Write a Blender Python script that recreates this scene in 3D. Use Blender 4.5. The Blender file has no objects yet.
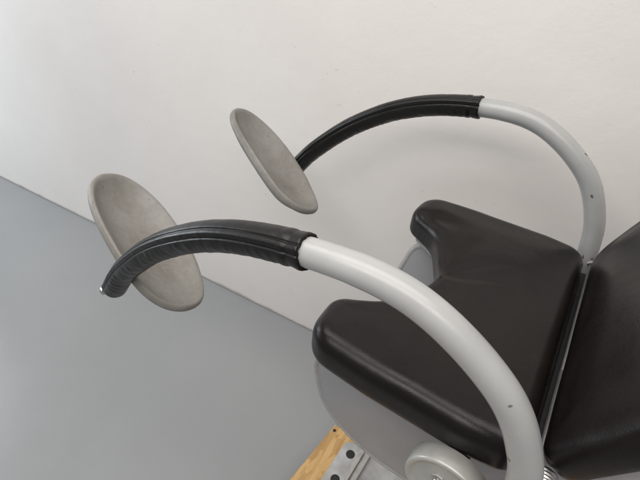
import bpy, bmesh, math, random
from mathutils import Vector, Matrix, noise

random.seed(4)
S = bpy.context.scene
COL = S.collection
Z0 = 1.05                                   # height of the seat hinge above the floor
rad = math.radians

# ------------------------------------------------------------------ camera, light, exposure
yaw, pitch, roll = rad(33.114), rad(35.591), rad(0.20)
f = Vector((-math.sin(yaw)*math.cos(pitch), math.cos(yaw)*math.cos(pitch), -math.sin(pitch)))
r = f.cross(Vector((0, 0, 1))).normalized()
u = r.cross(f)
r, u = math.cos(roll)*r + math.sin(roll)*u, -math.sin(roll)*r + math.cos(roll)*u
cam_data = bpy.data.cameras.new('camera')
cam = bpy.data.objects.new('camera', cam_data)
COL.objects.link(cam)
cam_data.sensor_width = 36
cam_data.lens = 449.14/640*36
cam_data.clip_start, cam_data.clip_end = 0.02, 100
m = Matrix((r, u, -f)).transposed().to_4x4()
m.translation = Vector((-0.0764, -0.7550, 0.6335 + Z0))
cam.matrix_world = m
S.camera = cam

world = bpy.data.worlds.new('World')
S.world = world
world.use_nodes = True
bg = world.node_tree.nodes['Background']
bg.inputs['Color'].default_value = (1.0, 0.985, 0.972, 1)
bg.inputs['Strength'].default_value = 0.30

def area_light(name, loc, target, sx, sy, power, color):
    d = bpy.data.lights.new(name, 'AREA')
    d.shape = 'RECTANGLE'
    d.size, d.size_y, d.energy, d.color = sx, sy, power, color
    o = bpy.data.objects.new(name, d)
    COL.objects.link(o)
    o.location = loc
    o.rotation_euler = (Vector(target) - Vector(loc)).to_track_quat('-Z', 'Y').to_euler()
    return o
# two rows of ceiling strip lights and the daylight of a window far to the left
area_light('ceiling_strip_light', (-0.6, -0.55, 3.1), (-0.6, -0.55, 0), 2.8, 1.0, 41, (1.0, 0.955, 0.915))
area_light('ceiling_strip_light', (0.2, -1.75, 3.1), (0.2, -1.75, 0), 3.2, 1.0, 55, (1.0, 0.955, 0.915))
area_light('window_light', (-5.0, -0.9, 1.9), (-0.5, 0.2, 0.8), 1.6, 1.7, 77, (0.86, 0.93, 1.0))

S.view_settings.view_transform = 'Standard'
S.view_settings.look = 'None'
S.view_settings.exposure = 0.0
S.view_settings.gamma = 1.0

# ------------------------------------------------------------------ helpers
def mesh_obj(name, bm, mat, parent=None, smooth=True, recalc=True):
    if recalc:
        bmesh.ops.recalc_face_normals(bm, faces=bm.faces[:])
    me = bpy.data.meshes.new(name)
    bm.to_mesh(me)
    bm.free()
    if smooth:
        for p in me.polygons:
            p.use_smooth = True
    me.materials.append(mat)
    o = bpy.data.objects.new(name, me)
    COL.objects.link(o)
    if parent:
        o.parent = parent
    return o

def tag(o, label=None, cat=None, group=None, kind=None):
    if label: o['label'] = label
    if cat: o['category'] = cat
    if group: o['group'] = group
    if kind: o['kind'] = kind
    return o

def bake(o, voxel=None, smooth_it=0, subdiv=0, bevel=None):
    """apply simple modifiers without operators"""
    if bevel:
        md = o.modifiers.new('b', 'BEVEL'); md.width = bevel[0]; md.segments = bevel[1]; md.limit_method = 'ANGLE'; md.angle_limit = rad(40)
    if voxel:
        md = o.modifiers.new('r', 'REMESH'); md.mode = 'VOXEL'; md.voxel_size = voxel
    if smooth_it:
        md = o.modifiers.new('s', 'SMOOTH'); md.iterations = smooth_it; md.factor = 0.5
    if subdiv:
        md = o.modifiers.new('d', 'SUBSURF'); md.levels = subdiv; md.render_levels = subdiv
    dg = bpy.context.evaluated_depsgraph_get()
    dg.update()
    me = bpy.data.meshes.new_from_object(o.evaluated_get(dg))
    old = o.data
    mats = [mm for mm in old.materials]
    o.modifiers.clear()
    o.data = me
    me.name = o.name
    if not me.materials:
        for mm in mats: me.materials.append(mm)
    for p in me.polygons:
        p.use_smooth = True
    return o

def catmull(P, n=12):
    P = [Vector(p) for p in P]
    P = [2*P[0]-P[1]] + P + [2*P[-1]-P[-2]]
    out = []
    for i in range(1, len(P)-2):
        a, b, c, d = P[i-1:i+3]
        for k in range(n):
            t = k/n
            out.append(0.5*(2*b + (c-a)*t + (2*a-5*b+4*c-d)*t*t + (3*b-a-3*c+d)*t**3))
    out.append(P[-2])
    return out

def sweep(bm, pts, rfun, seg=32, ref=(0, 1, 0), cap0=True, cap1=True, dome=0.0):
    """tube along pts; rfun(s, theta) gives the radius; theta = 0 along ref"""
    rings, s = [], 0.0
    prev = None
    v = Vector(ref)
    for i, p in enumerate(pts):
        t = (pts[min(i+1, len(pts)-1)] - pts[max(i-1, 0)]).normalized()
        v = (v - t*v.dot(t)).normalized()
        w = t.cross(v)
        if prev is not None: s += (p-prev).length
        prev = p
        rings.append([bm.verts.new(p + rfun(s, 2*math.pi*k/seg)*(math.cos(2*math.pi*k/seg)*v + math.sin(2*math.pi*k/seg)*w)) for k in range(seg)])
        last = (p, t, s)
        if i == 0: first = (p, t)
    for a, b in zip(rings, rings[1:]):
        for k in range(seg):
            bm.faces.new((a[k], a[(k+1) % seg], b[(k+1) % seg], b[k]))
    def cap(ring, p, d):
        cur = ring
        if dome:
            for q in (0.5, 0.85):
                nr = [bm.verts.new(p + (vv.co-p)*math.cos(q*math.pi/2) + d*dome*math.sin(q*math.pi/2)) for vv in ring]
                for k in range(seg):
                    bm.faces.new((cur[k], cur[(k+1) % seg], nr[(k+1) % seg], nr[k]))
                cur = nr
        c = bm.verts.new(p + d*dome)
        for k in range(seg):
            bm.faces.new((cur[k], cur[(k+1) % seg], c))
    if cap0: cap(rings[0], first[0], -first[1])
    if cap1: cap(rings[-1], last[0], last[1])
    return rings

def lathe(bm, prof, origin, axis, seg=48):
    """prof = [(distance along axis, radius)...]"""
    axis = Vector(axis).normalized()
    v = axis.orthogonal().normalized()
    w = axis.cross(v)
    O = Vector(origin)
    rings = []
    for a, rr in prof:
        if rr < 1e-6:
            rings.append([bm.verts.new(O + axis*a)])
        else:
            rings.append([bm.verts.new(O + axis*a + rr*(math.cos(2*math.pi*k/seg)*v + math.sin(2*math.pi*k/seg)*w)) for k in range(seg)])
    for A, B in zip(rings, rings[1:]):
        for k in range(seg):
            k2 = (k+1) % seg
            if len(A) == 1 and len(B) == 1: continue
            if len(A) == 1: bm.faces.new((A[0], B[k2], B[k]))
            elif len(B) == 1: bm.faces.new((A[k], A[k2], B[0]))
            else: bm.faces.new((A[k], A[k2], B[k2], B[k]))

def box(bm, lo, hi, M=None):
    vs = [bm.verts.new((x, y, z)) for x in (lo[0], hi[0]) for y in (lo[1], hi[1]) for z in (lo[2], hi[2])]
    for q in ((0, 1, 3, 2), (4, 6, 7, 5), (0, 4, 5, 1), (2, 3, 7, 6), (0, 2, 6, 4), (1, 5, 7, 3)):
        bm.faces.new([vs[i] for i in q])
    if M is not None:
        for vv in vs: vv.co = M @ vv.co
    return vs

def round_poly(P, R, n=8):
    """polygon with each corner i rounded by radius R[i]"""
    P = [Vector((p[0], p[1])) for p in P]
    out = []
    for i, p in enumerate(P):
        a, b = P[i-1]-p, P[(i+1) % len(P)]-p
        la, lb = a.length, b.length
        a.normalize(); b.normalize()
        ang = a.angle(b)
        d = min(R[i]/max(math.tan(ang/2), 1e-3), la*0.49, lb*0.49)
        rr = d*math.tan(ang/2)
        if rr < 1e-4:
            out.append(p); continue
        c = p + (a+b).normalized()*(rr/math.sin(ang/2))
        s, e = p+a*d-c, p+b*d-c
        a0 = math.atan2(s.y, s.x); da = math.atan2(e.y, e.x)-a0
        while da > math.pi: da -= 2*math.pi
        while da < -math.pi: da += 2*math.pi
        for k in range(n+1):
            out.append(c + rr*Vector((math.cos(a0+da*k/n), math.sin(a0+da*k/n))))
    return out

def extrude(bm, outline, z0, z1, M=None):
    lo = [bm.verts.new((p[0], p[1], z0)) for p in outline]
    hi = [bm.verts.new((p[0], p[1], z1)) for p in outline]
    n = len(lo)
    bm.faces.new(lo[::-1]); bm.faces.new(hi)
    for k in range(n):
        bm.faces.new((lo[k], lo[(k+1) % n], hi[(k+1) % n], hi[k]))
    if M is not None:
        for vv in lo+hi: vv.co = M @ vv.co

# ------------------------------------------------------------------ materials
class NT:
    def __init__(self, name):
        self.m = bpy.data.materials.new(name)
        self.m.use_nodes = True
        self.t = self.m.node_tree
        self.b = self.t.nodes['Principled BSDF']
        self.co = self.t.nodes.new('ShaderNodeTexCoord').outputs['Object']
    def put(self, sock, v):
        if hasattr(v, 'is_output'): self.t.links.new(v, sock)
        else: sock.default_value = v
    def noise(self, scale, detail=4, rough=0.55, dist=0.0, co=None):
        n = self.t.nodes.new('ShaderNodeTexNoise')
        self.t.links.new(co or self.co, n.inputs['Vector'])
        n.inputs['Scale'].default_value = scale; n.inputs['Detail'].default_value = detail
        n.inputs['Roughness'].default_value = rough; n.inputs['Distortion'].default_value = dist
        return n.outputs['Fac']
    def scaled(self, s):
        n = self.t.nodes.new('ShaderNodeMapping'); n.inputs['Scale'].default_value = s
        self.t.links.new(self.co, n.inputs['Vector']); return n.outputs[0]
    def ramp(self, v, a, b, lo=0.0, hi=1.0):
        n = self.t.nodes.new('ShaderNodeMapRange')
        self.put(n.inputs['Value'], v)
        n.inputs[1].default_value = a; n.inputs[2].default_value = b; n.inputs[3].default_value = lo; n.inputs[4].default_value = hi
        return n.outputs[0]
    def math(self, op, a, b=0.0):
        n = self.t.nodes.new('ShaderNodeMath'); n.operation = op
        self.put(n.inputs[0], a); self.put(n.inputs[1], b); return n.outputs[0]
    def mix(self, fac, a, b):
        n = self.t.nodes.new('ShaderNodeMix'); n.data_type = 'RGBA'
        self.put(n.inputs['Factor'], fac)
        for k, c in ((6, a), (7, b)):
            self.put(n.inputs[k], c if hasattr(c, 'is_output') else (*c, 1))
        return n.outputs[2]
    def set(self, **kw):
        names = dict(color='Base Color', rough='Roughness', metal='Metallic', spec='Specular IOR Level', coat='Coat Weight', coat_rough='Coat Roughness')
        for k, v in kw.items():
            if k == 'color' and not hasattr(v, 'is_output'): v = (*v, 1)
            self.put(self.b.inputs[names[k]], v)
        return self
    def bump(self, h, strength, dist=0.001):
        n = self.t.nodes.new('ShaderNodeBump')
        n.inputs['Strength'].default_value = strength; n.inputs['Distance'].default_value = dist
        self.t.links.new(h, n.inputs['Height'])
        prev = self.b.inputs['Normal'].links
        if prev: self.t.links.new(prev[0].from_socket, n.inputs['Normal'])
        self.t.links.new(n.outputs[0], self.b.inputs['Normal'])
        return self

def m_wall():
    t = NT('painted_plaster')
    c = t.mix(t.ramp(t.noise(1.3, 5), .35, .7), (.755, .728, .70), (.80, .775, .75))
    c = t.mix(t.ramp(t.noise(7, 6, .65), .6, .8, 0, .2), c, (.68, .64, .60))
    # small scuffs
    sc = t.math('MULTIPLY', t.ramp(t.noise(26, 3, .6, 1.2, t.scaled((1, 1, 2.6))), .706, .75), t.ramp(t.noise(2.2, 2), .45, .54))
    c = t.mix(t.math('MULTIPLY', sc, .55), c, (.42, .37, .33))
    sep = t.t.nodes.new('ShaderNodeSeparateXYZ'); t.t.links.new(t.co, sep.inputs[0])
    dirt = t.ramp(t.math('SUBTRACT', sep.outputs[2], t.math('MULTIPLY', t.noise(7, 6, .7), .034)), -.016, .006, .75, 0)
    c = t.mix(dirt, c, (.30, .265, .23))
    t.set(color=c, rough=.62, spec=.3)
    t.bump(t.noise(9, 4), .28, .006); t.bump(t.noise(95, 4, .6), .3, .0013)
    return t.m
def m_floor():
    t = NT('coated_concrete_floor')
    c = t.mix(t.ramp(t.noise(.9, 6, .6), .3, .72), (.262, .272, .277), (.292, .301, .303))
    c = t.mix(t.ramp(t.noise(14, 6, .7), .6, .9, 0, .18), c, (.19, .195, .197))
    c = t.mix(t.ramp(t.noise(260, 2, .6), .56, .72, 0, .35), c, (.35, .36, .36))
    c = t.mix(t.ramp(t.noise(48, 3, .6, 2.0, t.scaled((.5, 3, 1))), .70, .74, 0, .35), c, (.16, .165, .165))
    streak = t.ramp(t.noise(9, 4, .6, .6, t.scaled((.25, 2.2, 1))), .62, .75, 0, .22)
    c = t.mix(streak, c, (.33, .335, .33))
    t.set(color=c, rough=t.ramp(t.noise(5, 5, .7), .3, .75, .28, .40), spec=.45)
    t.bump(t.noise(3.5, 4), .15, .008); t.bump(t.noise(110, 4, .7), .22, .0009)
    return t.m
def m_vinyl(name, base=(.0046, .0035, .0030), r0=.24, r1=.38, grain=560, spec=.32):
    t = NT(name)
    c = t.mix(t.ramp(t.noise(6, 5), .4, .75), base, tuple(x*1.5 for x in base))
    t.set(color=c, rough=t.ramp(t.noise(11, 4, .6), .3, .7, r0, r1), spec=spec)
    v = t.t.nodes.new('ShaderNodeTexVoronoi'); v.inputs['Scale'].default_value = grain
    t.t.links.new(t.co, v.inputs['Vector'])
    t.bump(t.noise(22, 3), .22, .004); t.bump(v.outputs['Distance'], .2, .0005)
    return t.m
def m_white():
    t = NT('white_enamel')
    c = t.mix(t.ramp(t.noise(14, 5), .4, .75), (.355, .362, .358), (.395, .40, .394))
    chip = t.ramp(t.noise(30, 2, .5), .70, .72)
    c = t.mix(t.ramp(t.noise(45, 4, .7, .5, t.scaled((1, 1, 3))), .68, .8, 0, .35), c, (.42, .40, .37))
    c = t.mix(chip, c, (.12, .10, .09))
    t.set(color=c, rough=t.ramp(t.noise(25, 4), .3, .7, .24, .36), coat=.15, coat_rough=.2)
    t.bump(t.noise(70, 3), .06, .001)
    return t.m
def m_pad_grey():
    t = NT('grey_moulded_foam')
    c = t.mix(t.ramp(t.noise(5, 6, .7, .3), .36, .70), (.235, .229, .213), (.150, .134, .114))
    c = t.mix(t.ramp(t.noise(90, 5, .75, .3), .5, .75, 0, .5), c, (.30, .29, .265))
    c = t.mix(t.ramp(t.noise(95, 2, .5), .72, .76, 0, .6), c, (.12, .10, .08))
    t.set(color=c, rough=t.ramp(t.noise(40, 4), .3, .7, .42, .6), spec=.4)
    t.bump(t.noise(220, 4, .7), .22, .0008)
    return t.m
def m_plain(name, col, rough, metal=0.0, var=.12, bump=.08, scale=30, spec=.5):
    t = NT(name)
    c = t.mix(t.ramp(t.noise(scale, 5), .35, .7), tuple(x*(1-var) for x in col), tuple(min(1, x*(1+var)) for x in col))
    t.set(color=c, rough=t.ramp(t.noise(scale*1.7, 4), .3, .7, rough*.85, rough*1.15), metal=metal, spec=spec)
    t.bump(t.noise(scale*6, 3), bump, .0008)
    return t.m
def m_wood():
    t = NT('pressed_strand_wood')
    def strands(scale, ang):
        mp = t.t.nodes.new('ShaderNodeMapping')
        mp.inputs['Rotation'].default_value = (0, 0, ang); mp.inputs['Scale'].default_value = (1, .22, 1)
        t.t.links.new(t.co, mp.inputs['Vector'])
        v = t.t.nodes.new('ShaderNodeTexVoronoi'); v.inputs['Scale'].default_value = scale
        t.t.links.new(mp.outputs[0], v.inputs['Vector'])
        sp = t.t.nodes.new('ShaderNodeSeparateColor'); t.t.links.new(v.outputs['Color'], sp.inputs[0])
        return sp.outputs[0], v.outputs['Distance']
    a, da = strands(75, .5)
    b, db = strands(60, -.7)
    k = t.ramp(t.noise(16, 2), .48, .52)
    c = t.mix(t.mix(k, t.mix(a, (0, 0, 0), (1, 1, 1)), t.mix(b, (0, 0, 0), (1, 1, 1))), (.42, .245, .095), (.60, .39, .17))
    c = t.mix(t.ramp(t.noise(70, 4, .6, 0, t.scaled((5, .6, 1))), .55, .8, 0, .5), c, (.42, .25, .10))
    t.set(color=c, rough=.55, spec=.3)
    t.bump(da, .3, .0015)
    return t.m

WALL, FLOOR = m_wall(), m_floor()
VINYL = m_vinyl('black_vinyl')
SLEEVE = m_vinyl('black_sleeve_vinyl', (.0055, .0052, .0052), .3, .46, 600, .34)
WHITE, FOAM = m_white(), m_pad_grey()
COVER = m_plain('grey_cover_paint', (.295, .30, .315), .42, var=.04, bump=.03, scale=8)
STEEL = m_plain('brushed_steel', (.55, .545, .53), .3, 1.0)
KNOB = m_plain('worn_grey_knob_paint', (.40, .40, .375), .33, 0.25, var=.08)
PLATE = m_plain('worn_pale_grey_base_paint', (.42, .425, .42), .42, .3, var=.22, scale=18)
HING = m_plain('dull_grey_steel', (.16, .16, .165), .5, .5)
DARK = m_plain('dark_rubber', (.010, .010, .0105), .6)
SHELL = m_plain('grey_seat_shell_paint', (.33, .33, .33), .4)
WOOD = m_wood()

# ------------------------------------------------------------------ the setting
bm = bmesh.new()
box(bm, (-7, -6, -0.1), (6, 0.62, 0))
tag(mesh_obj('floor', bm, FLOOR, smooth=False), 'smooth grey coated floor under the examination chair', 'floor', kind='structure')
bm = bmesh.new()
box(bm, (-7, 0.535, 0.004), (6, 0.70, 3.2))
tag(mesh_obj('wall', bm, WALL, smooth=False), 'scuffed off white plaster wall behind the examination chair', 'wall', kind='structure')

# ------------------------------------------------------------------ plywood deck under the chair
bm = bmesh.new()
Mb = Matrix.Translation((-0.567, 0.110, 0)) @ Matrix.Rotation(rad(-5), 4, 'Z')
box(bm, (0, -.66, 0.080), (1.02, 0, 0.100), Mb)
board = mesh_obj('plywood_board', bm, WOOD, smooth=False)
bake(board, bevel=(0.002, 2))
for p in board.data.polygons: p.use_smooth = False
tag(board, 'yellowish plywood board lying flat under the chair base', 'board')
for yy in (-0.64, -0.37, -0.11):
    bm = bmesh.new()
    box(bm, (0.02, yy, 0.0), (1.00, yy+0.09, 0.0795), Mb)
    mesh_obj('batten', bm, WOOD, board, smooth=False)
bm = bmesh.new()
lathe(bm, [(0, 0), (0, .006), (.0025, .005), (.003, 0)], Mb @ Vector((.012, -.022, .1)), (0, 0, 1), 16)
mesh_obj('nail_head', bm, DARK, board)

# ------------------------------------------------------------------ the chair
chair = bpy.data.objects.new('examination_chair', None)
COL.objects.link(chair)
chair.empty_display_size = .2
chair.location = (0, 0, 0.1)
tag(chair, 'black padded medical examination chair with two curved white arms carrying grey leg rests', 'medical chair')
def part(o, parent=chair, label=None):
    """parent and keep the world position (parts are modelled in world space)"""
    o.parent = parent
    if parent == chair:
        o.matrix_parent_inverse = Matrix.Translation(-chair.location)
    if label: o['label'] = label
    return o

def T(x, y, z): return Vector((x, y, z + Z0))

# --- cushions
SEAT_OUT = round_poly(
    [(-.006, -.300), (-.10, -.312), (-.27, -.312), (-.408, -.303), (-.415, -.185), (-.325, -.135), (-.262, 0),
     (-.325, .135), (-.415, .185), (-.412, .290), (-.27, .306), (-.10, .314), (-.006, .306)],
    [.045, .1, .2, .06, .045, .10, .10, .10, .045, .06, .2, .1, .055], 10)
BACK_OUT = round_poly([(-.025, -.288), (-.025, .315), (.12, .33), (.62, .32), (.62, -.295), (.12, -.298)], [.035, .075, .1, .08, .08, .1], 10)
TILT_S, TILT_B = rad(5.5), rad(63)
M_SEAT = Matrix.Translation(T(0, 0, 0)) @ Matrix.Rotation(TILT_S, 4, 'Y')
M_BACK = Matrix.Translation(T(.005, 0, 0)) @ Matrix.Rotation(-TILT_B, 4, 'Y')

def seg_dist(p, poly):
    best = 9
    n = len(poly)
    for i in range(n):
        a, b = poly[i], poly[(i+1) % n]
        ab = b-a
        L = ab.length_squared
        t = 0 if L < 1e-12 else max(0, min(1, (p-a).dot(ab)/L))
        d = (p-a-ab*t).length_squared
        if d < best: best = d
    return math.sqrt(best)

def area2(P): return sum(P[i-1].x*P[i].y-P[i].x*P[i-1].y for i in range(len(P)))
def inset(outline, k):
    n = len(outline)
    sg = 1 if area2(outline) > 0 else -1
    out = []
    for i, p in enumerate(outline):
        t = outline[(i+1) % n]-outline[i-1]
        if t.length < 1e-9: t = outline[(i+2) % n]-outline[i-1]
        t.normalize()
        out.append(p + Vector((-t.y, t.x))*k*sg)
    return out

def cushion(name, outline, M, thick, crease, Rt=.030, Rb=.020):
    bm = bmesh.new()
    rings = []
    for k in range(9):                      # bottom fillet, wall, top fillet
        a = math.pi/2*k/8
        rings.append((Rb*(1-math.sin(a)), -thick + Rb*(1-math.cos(a))))
    for k in range(11):
        a = math.pi/2*k/10
        rings.append((Rt*(1-math.cos(a)), -Rt*(1-math.sin(a))))
    loops = [[bm.verts.new((p.x, p.y, z)) for p in inset(outline, ins)] for ins, z in rings]
    n = len(outline)
    for A, B in zip(loops, loops[1:]):
        for k in range(n):
            bm.faces.new((A[k], A[(k+1) % n], B[(k+1) % n], B[k]))
    bm.faces.new(loops[0][::-1]); bm.faces.new(loops[-1])
    o = mesh_obj(name, bm, VINYL)
    bake(o, voxel=0.0045, smooth_it=4)
    for v in o.data.vertices:
        if v.co.z > -thick*.55:
            d = seg_dist(Vector((v.co.x, v.co.y)), outline)
            k = min(1, d/.11)
            w = max(0, min(1, (v.co.z+thick*.55)/(thick*.4)))
            v.co.z += w*(.008*(k*k*(3-2*k)) + crease(v.co.x, v.co.y, d) + .0014*noise.noise(Vector((v.co.x*9, v.co.y*9, 3))))
    bake(o, smooth_it=2)
    o.data.transform(M)
    return part(o)

def g(x, s): return math.exp(-(x/s)**2)
def seat_crease(x, y, d):
    h = 0.0
    # radiating pulls in the upholstery around the front cut-out
    for ang, amp, w in ((35, .003, .016), (62, .004, .018), (14, .0028, .012), (-20, .0015, .014), (-48, .003, .016), (-70, .0035, .018)):
        a = rad(ang)
        ox, oy = x+.30, y
        along = ox*math.cos(a)+oy*math.sin(a)
        across = -ox*math.sin(a)+oy*math.cos(a)+.010*math.sin(along*28)
        if along > .0:
            h -= amp*g(across, w)*g(along-.09, .075)
    h -= .0045*g(y-.185, .022)*g(x+.345, .055)
    h -= .0045*g(y+.185, .022)*g(x+.345, .055)
    h -= .003*g(math.hypot(x+.13, y), .16)
    return h
def back_crease(x, y, d):
    return -.0012*g(d-.05, .014)*(.5+.5*math.sin(y*23)) + .0015*noise.noise(Vector((x*14, y*6, 8)))

cushion('seat_cushion', SEAT_OUT, M_SEAT, .080, seat_crease)
cushion('backrest_cushion', BACK_OUT, M_BACK, .062, back_crease)

# thin painted shells carrying the cushions
def shell(name, outline, M, z0, z1, k):
    c = sum(outline, Vector((0, 0)))/len(outline)
    bm = bmesh.new()
    n = len(outline)
    ins = []
    for i, p in enumerate(outline):
        t = (outline[(i+1) % n]-outline[i-1])
        if t.length < 1e-9: t = Vector((1, 0))
        t.normalize()
        nn = Vector((-t.y, t.x))
        ins.append(p + nn*k)
    extrude(bm, ins, z0, z1, M)
    o = mesh_obj(name, bm, SHELL, smooth=False)
    return part(o)
for nm, out, M in (('seat_shell', SEAT_OUT, M_SEAT), ('backrest_shell', BACK_OUT, M_BACK)):
    shell(nm, out, M, -.100, -.0795 if nm[0] == 's' else -.0605, .024 if area2(out) > 0 else -.024)

# --- hinge bar between the cushions
bm = bmesh.new()
sweep(bm, [T(.006, -.275, -.030), T(.006, -.08, -.030)], lambda s, t: .0052, 16, ref=(1, 0, 0), dome=.002)
sweep(bm, [T(.006, -.0795, -.030), T(.006, .285, -.030)], lambda s, t: .0044, 16, ref=(1, 0, 0), dome=.002)
hinge = part(mesh_obj('hinge_rod', bm, HING))
for sy in (-1, 1):
    bm = bmesh.new()
    lathe(bm, [(0, 0), (0, .0075), (.006, .0095), (.010, .0085), (.011, 0)], T(.006, sy*.287, -.030), (0, sy, 0), 6)
    part(mesh_obj('hinge_bolt', bm, STEEL, smooth=False))
    bm = bmesh.new()
    prof = [(0, 0), (0, .020)]
    for k in range(6):
        prof += [(.003+k*.006, .020), (.005+k*.006, .0175), (.0065+k*.006, .0175), (.0085+k*.006, .020)]
    prof += [(.042, .018), (.043, 0)]
    lathe(bm, prof, T(.022, sy*.262, -.072), (0, sy, 0), 40)
    part(mesh_obj('hinge_spring', bm, STEEL))

# dark bar added to stand in for shade in the gap between the cushions
bm = bmesh.new()
box(bm, (-.007, -.278, -.135), (.014, .278, -.050), Matrix.Translation(T(0, 0, 0)))
fr = mesh_obj('gap_shade_bar', bm, DARK, smooth=False)
bake(fr, bevel=(.003, 2)); part(fr)

# --- side covers under the seat (rounded front lower corner, rolled rim)
def cover_outline(k=0.0):
    P = [(.30, -.06), (-.405, -.06), (-.452+k, -.20), (-.425+k, -.345), (-.30, -.425+k), (-.10, -.445+k), (.30, -.455+k)]
    return round_poly(P, [.02, .06, .14, .17, .25, .5, .05], 12)
for sy in (-1, 1):
    Mv = Matrix.Translation(T(.018 if sy > 0 else 0, 0, 0)) @ Matrix(((1, 0, 0, 0), (0, 0, 1, 0), (0, 1, 0, 0), (0, 0, 0, 1)))
    bm = bmesh.new()
    extrude(bm, cover_outline(.006), *sorted((sy*.202, sy*.188)), M=Mv)
    o = mesh_obj('side_cover', bm, COVER, smooth=False)
    bake(o, bevel=(.003, 3))
    part(o)
    # rolled rim round the edge of the cover
    ol = cover_outline(0.0)
    i0 = min(range(len(ol)), key=lambda i: (ol[i]-Vector((-.405, -.06))).length)
    path = [T(p.x + (.018 if sy > 0 else 0), sy*.195, p.y) for p in ol[8:-6]]
    bm = bmesh.new()
    sweep(bm, path, lambda s, t: .0085, 12, ref=(0, 1, 0))
    rim = mesh_obj('cover_rim', bm, SHELL)
    part(rim, o)

# --- clamp knobs on both sides
for sy in (-1, 1):
    bm = bmesh.new()
    Rk = .066
    prof = [(-.045, 0), (-.045, .018), (-.012, .018), (-.012, Rk-.004), (-.010, Rk)]
    prof += [(.0195, Rk), (.0225, Rk-.001), (.0238, Rk-.003), (.024, Rk-.0065), (.0225, Rk-.010), (.0195, Rk-.0125), (.0192, Rk-.018), (.0198, .018), (.0200, 0)]
    lathe(bm, prof, T(-.105, sy*.325, -.117), (-.05, sy, .02), 64)
    kn = part(mesh_obj('clamp_knob', bm, KNOB))
    bm = bmesh.new()
    ax = Vector((-.05, sy, .02)).normalized()
    lathe(bm, [(.0190, .0), (.0190, .0105), (.0215, .0100), (.0225, .0085), (.0225, .0072), (.0205, .0062), (.0205, .0035), (.0222, .0028), (.0225, 0)], T(-.115, sy*.325, -.101), ax, 6)
    part(mesh_obj('knob_screw', bm, STEEL, smooth=False), kn)
    bm = bmesh.new()
    sweep(bm, [T(-.09, sy*.20, -.10), T(-.105, sy*.285, -.117)], lambda s, t: .020, 24, ref=(1, 0, 0))
    part(mesh_obj('clamp_stem', bm, DARK))

# --- curved support arms with sleeve and leg rest
PROF = [(-.0038, -.0569), (-.0212, .0594), (-.0784, .1683), (-.2034, .2536), (-.3587, .2613), (-.5258, .2245), (-.6854, .1408), (-.8277, .0247), (-.9231, -.0837)]
W0, KZ, KX = .3451, .0137, -.0109
RT = .0226

def arm_path(sy):
    return [T(x, sy*(W0 + KZ*z + KX*x), z) for x, z in [(p.x, p.y) for p in catmull([(a, b, 0) for a, b in PROF], 14)]]

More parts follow.
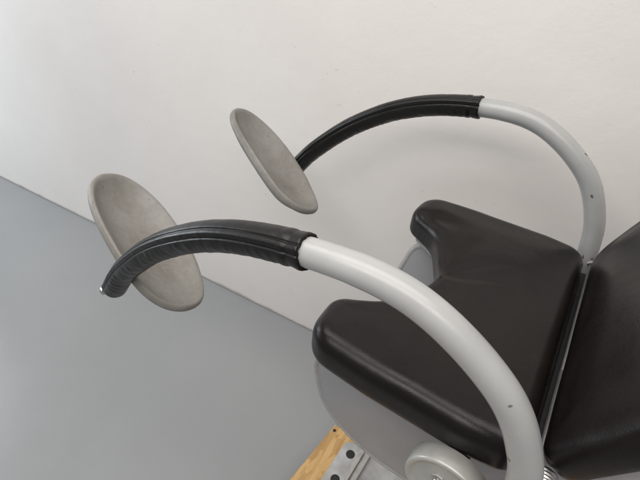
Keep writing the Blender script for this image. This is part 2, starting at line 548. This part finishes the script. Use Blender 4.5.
def make_arm(sy, dish_c, dish_n, dish_l, seed, size=1.0):
    P = arm_path(sy)
    k_s = 4*14 if sy < 0 else 4*14-2
    foot = [T(.02, sy*.20, -.215), T(.015, sy*.27, -.215), T(.008, sy*.325, -.195), T(.003, sy*.343, -.15), T(-.001, sy*.344, -.10)]
    foot = [q for q in catmull(foot, 6)]
    bm = bmesh.new()
    sweep(bm, foot + P[1:k_s+2], lambda s, t: RT if s < .75 else RT-.0004, 40)
    arm = part(mesh_obj('support_arm', bm, WHITE))
    # sleeve: vinyl wrapped round the arm, sewn along its upper outer side, with a hem
    pts = []
    for a, b in zip(P[k_s:], P[k_s+1:]):
        for q in range(4): pts.append(a.lerp(b, q/4))
    pts.append(P[-1])
    L = sum((b-a).length for a, b in zip(pts, pts[1:]))
    ts = rad(180+38) if True else 0
    def rf(s, th):
        e = (th-ts+math.pi) % (2*math.pi)-math.pi
        e += .10*noise.noise(Vector((s*6, seed, 0)))
        r_ = .0266
        r_ += .0018*g(e, .17) - .0030*g(e-.27, .045) - .0030*g(e+.30, .045)
        r_ += .0010*(1 if -.1 < e < 1.2 else 0)*(1-max(0, e)/1.2)
        # gathers pulled across the sleeve
        low = .35+.65*max(0, min(1, (-e-.2)/.5))
        gth = low*noise.noise(Vector((s*105, math.cos(th)*1.3, math.sin(th)*1.3+seed)))
        r_ += .0009*gth + .0006*noise.noise(Vector((s*14, math.cos(th)*2.0+seed, math.sin(th)*2.0)))
        # hem and mouth
        r_ += .0012*g(s-.004, .005) - .0012*g(s-.020, .003) + .0008*g(s-.030, .006)
        if s < .006: r_ += .0006*noise.noise(Vector((th*4, seed, 1)))
        if s > L-.02: r_ -= .006*((s-L+.02)/.02)**2
        return r_
    bm = bmesh.new()
    rings = sweep(bm, pts, rf, 132, cap0=False, cap1=True, dome=.008)
    # turn the mouth of the sleeve inwards onto the arm and make its edge uneven
    d0 = (pts[0]-pts[1]).normalized()
    prev = rings[0]
    for k, vv in enumerate(prev):
        vv.co += d0*(.0025*noise.noise(Vector((k*.19, seed, 5))))
    nr = [bm.verts.new(pts[0] + (vv.co-pts[0])*(.0228/.0274)) for vv in prev]
    for k in range(132):
        bm.faces.new((nr[k], nr[(k+1) % 132], prev[(k+1) % 132], prev[k]))
    sl = part(mesh_obj('padded_sleeve', bm, SLEEVE), arm)
    # metal end piece poking from the sleeve
    d = (P[-1]-P[-2]).normalized()
    bm = bmesh.new()
    ax = (d*.55 + Vector((-.84, sy*.55, .05))).normalized()
    lathe(bm, [(-.01, 0), (-.01, .0065), (.004, .0065), (.0042, .011), (.009, .011), (.0105, .008), (.0108, 0)], P[-1]+ax*.0215, ax, 6)
    part(mesh_obj('end_bolt', bm, STEEL), arm)
    # leg rest: oval dished shell on a short ball stem
    n = Vector(dish_n).normalized()
    l = Vector(dish_l); l = (l - n*l.dot(n)).normalized()
    w = n.cross(l)
    c = T(*dish_c)
    A, B, TH = .208*size, .106*size, .021
    bm = bmesh.new()
    NR, NS = 22, 96
    def surf(q, th, side):
        x, y = (q*math.copysign(abs(t_)**.86, t_) for t_ in (math.cos(th), math.sin(th)))
        dep = .042*max(0, 1-abs(y)**2.4)*max(0, 1-.6*abs(x)**4)*(1-q**7) - .020*max(0, x-.55)**1.5*2
        # the far end droops a little, like a saddle
        return x*A, y*B, -dep
    def world(a, b, h): return c + l*a + w*b + n*h
    top, bot = [], []
    for side, store in ((1, top), (-1, bot)):
        for i in range(NR+1):
            q = i/NR*(.955 if side > 0 else .93)
            ring = []
            for k in range(NS if i else 1):
                a, b, h = surf(q, 2*math.pi*k/NS, side)
                ring.append(bm.verts.new(world(a, b, h if side > 0 else h-TH)))
            store.append(ring)
    # rounded rim between the faces
    edge = []
    for q, hh in ((.975, -.001), (.992, -.0045), (1.0, -.010), (.998, -.016), (.982, -.021), (.96, -.0235)):
        ring = []
        for k in range(NS):
            th = 2*math.pi*k/NS
            a, b, h = surf(min(q, .955), th, 1)
            kx = q/min(q, .955)
            ring.append(bm.verts.new(world(a*kx, b*kx, h+hh)))
        edge.append(ring)
    def stitch(R1, R2):
        for k in range(NS):
            k2 = (k+1) % NS
            bm.faces.new((R1[k], R1[k2], R2[k2], R2[k]))
    for st in (top, bot):
        for k in range(NS): bm.faces.new((st[0][0], st[1][k], st[1][(k+1) % NS]))
        for a, b in zip(st[1:], st[2:]): stitch(a, b)
    chain = [top[-1]] + edge + [bot[-1]]
    for a, b in zip(chain, chain[1:]): stitch(a, b)
    rest = part(mesh_obj('leg_rest', bm, FOAM), arm)
    # stem from the arm to the underside
    p0 = P[-8]
    p1 = c - n*.062
    bm = bmesh.new()
    sweep(bm, catmull([p0, p0.lerp(p1, .5)-n*.008, p1, c-n*.045], 6), lambda s, t: .011, 20, ref=(1, 0, 0))
    lathe(bm, [(0, 0), (0, .034), (.012, .034), (.016, .020), (.03, .016), (.03, 0)], c-n*.048, -n, 32)
    part(mesh_obj('ball_stem', bm, DARK), rest)
    return arm

make_arm(-1, (-.911, -.232, .003), (.58, .34, .74), (.82, -.22, -.53), 1.7, 1.0)
make_arm(1, (-.856, .205, .056), (.59, .33, .74), (.81, -.26, -.53), 6.1, .98)

# --- column and base
bm = bmesh.new()
out = round_poly([(-.10, -.09), (.14, -.09), (.14, .09), (-.10, .09)], [.03]*4, 8)
extrude(bm, out, .135, Z0-.10)
part(mesh_obj('base_column', bm, COVER, smooth=False))
bm = bmesh.new()
out = round_poly([(-.495, -.34), (.38, -.34), (.38, .09), (-.495, .075)], [.03]*4, 8)
extrude(bm, out, .1005, .118)
bp = mesh_obj('base_plate', bm, PLATE, smooth=False)
bake(bp, bevel=(.003, 2)); part(bp)
for p in bp.data.polygons: p.use_smooth = False
for x, y in ((-.455, -.075), (-.365, -.075), (-.455, .03), (-.455, -.2), (-.365, -.2)):
    bm = bmesh.new()
    lathe(bm, [(0, 0), (0, .016), (.0012, .016), (.0012, .012), (.0008, 0)], (x, y, .1182), (0, 0, 1), 28)
    part(mesh_obj('plate_hole', bm, DARK), bp)
bm = bmesh.new()
box(bm, (-.428, -.33, .1185), (-.413, .06, .142))
box(bm, (-.401, -.33, .1185), (-.389, .06, .142))
box(bm, (-.4125, -.33, .1185), (-.4015, .06, .124))
o = mesh_obj('slide_rail', bm, STEEL, smooth=False)
part(o, bp)
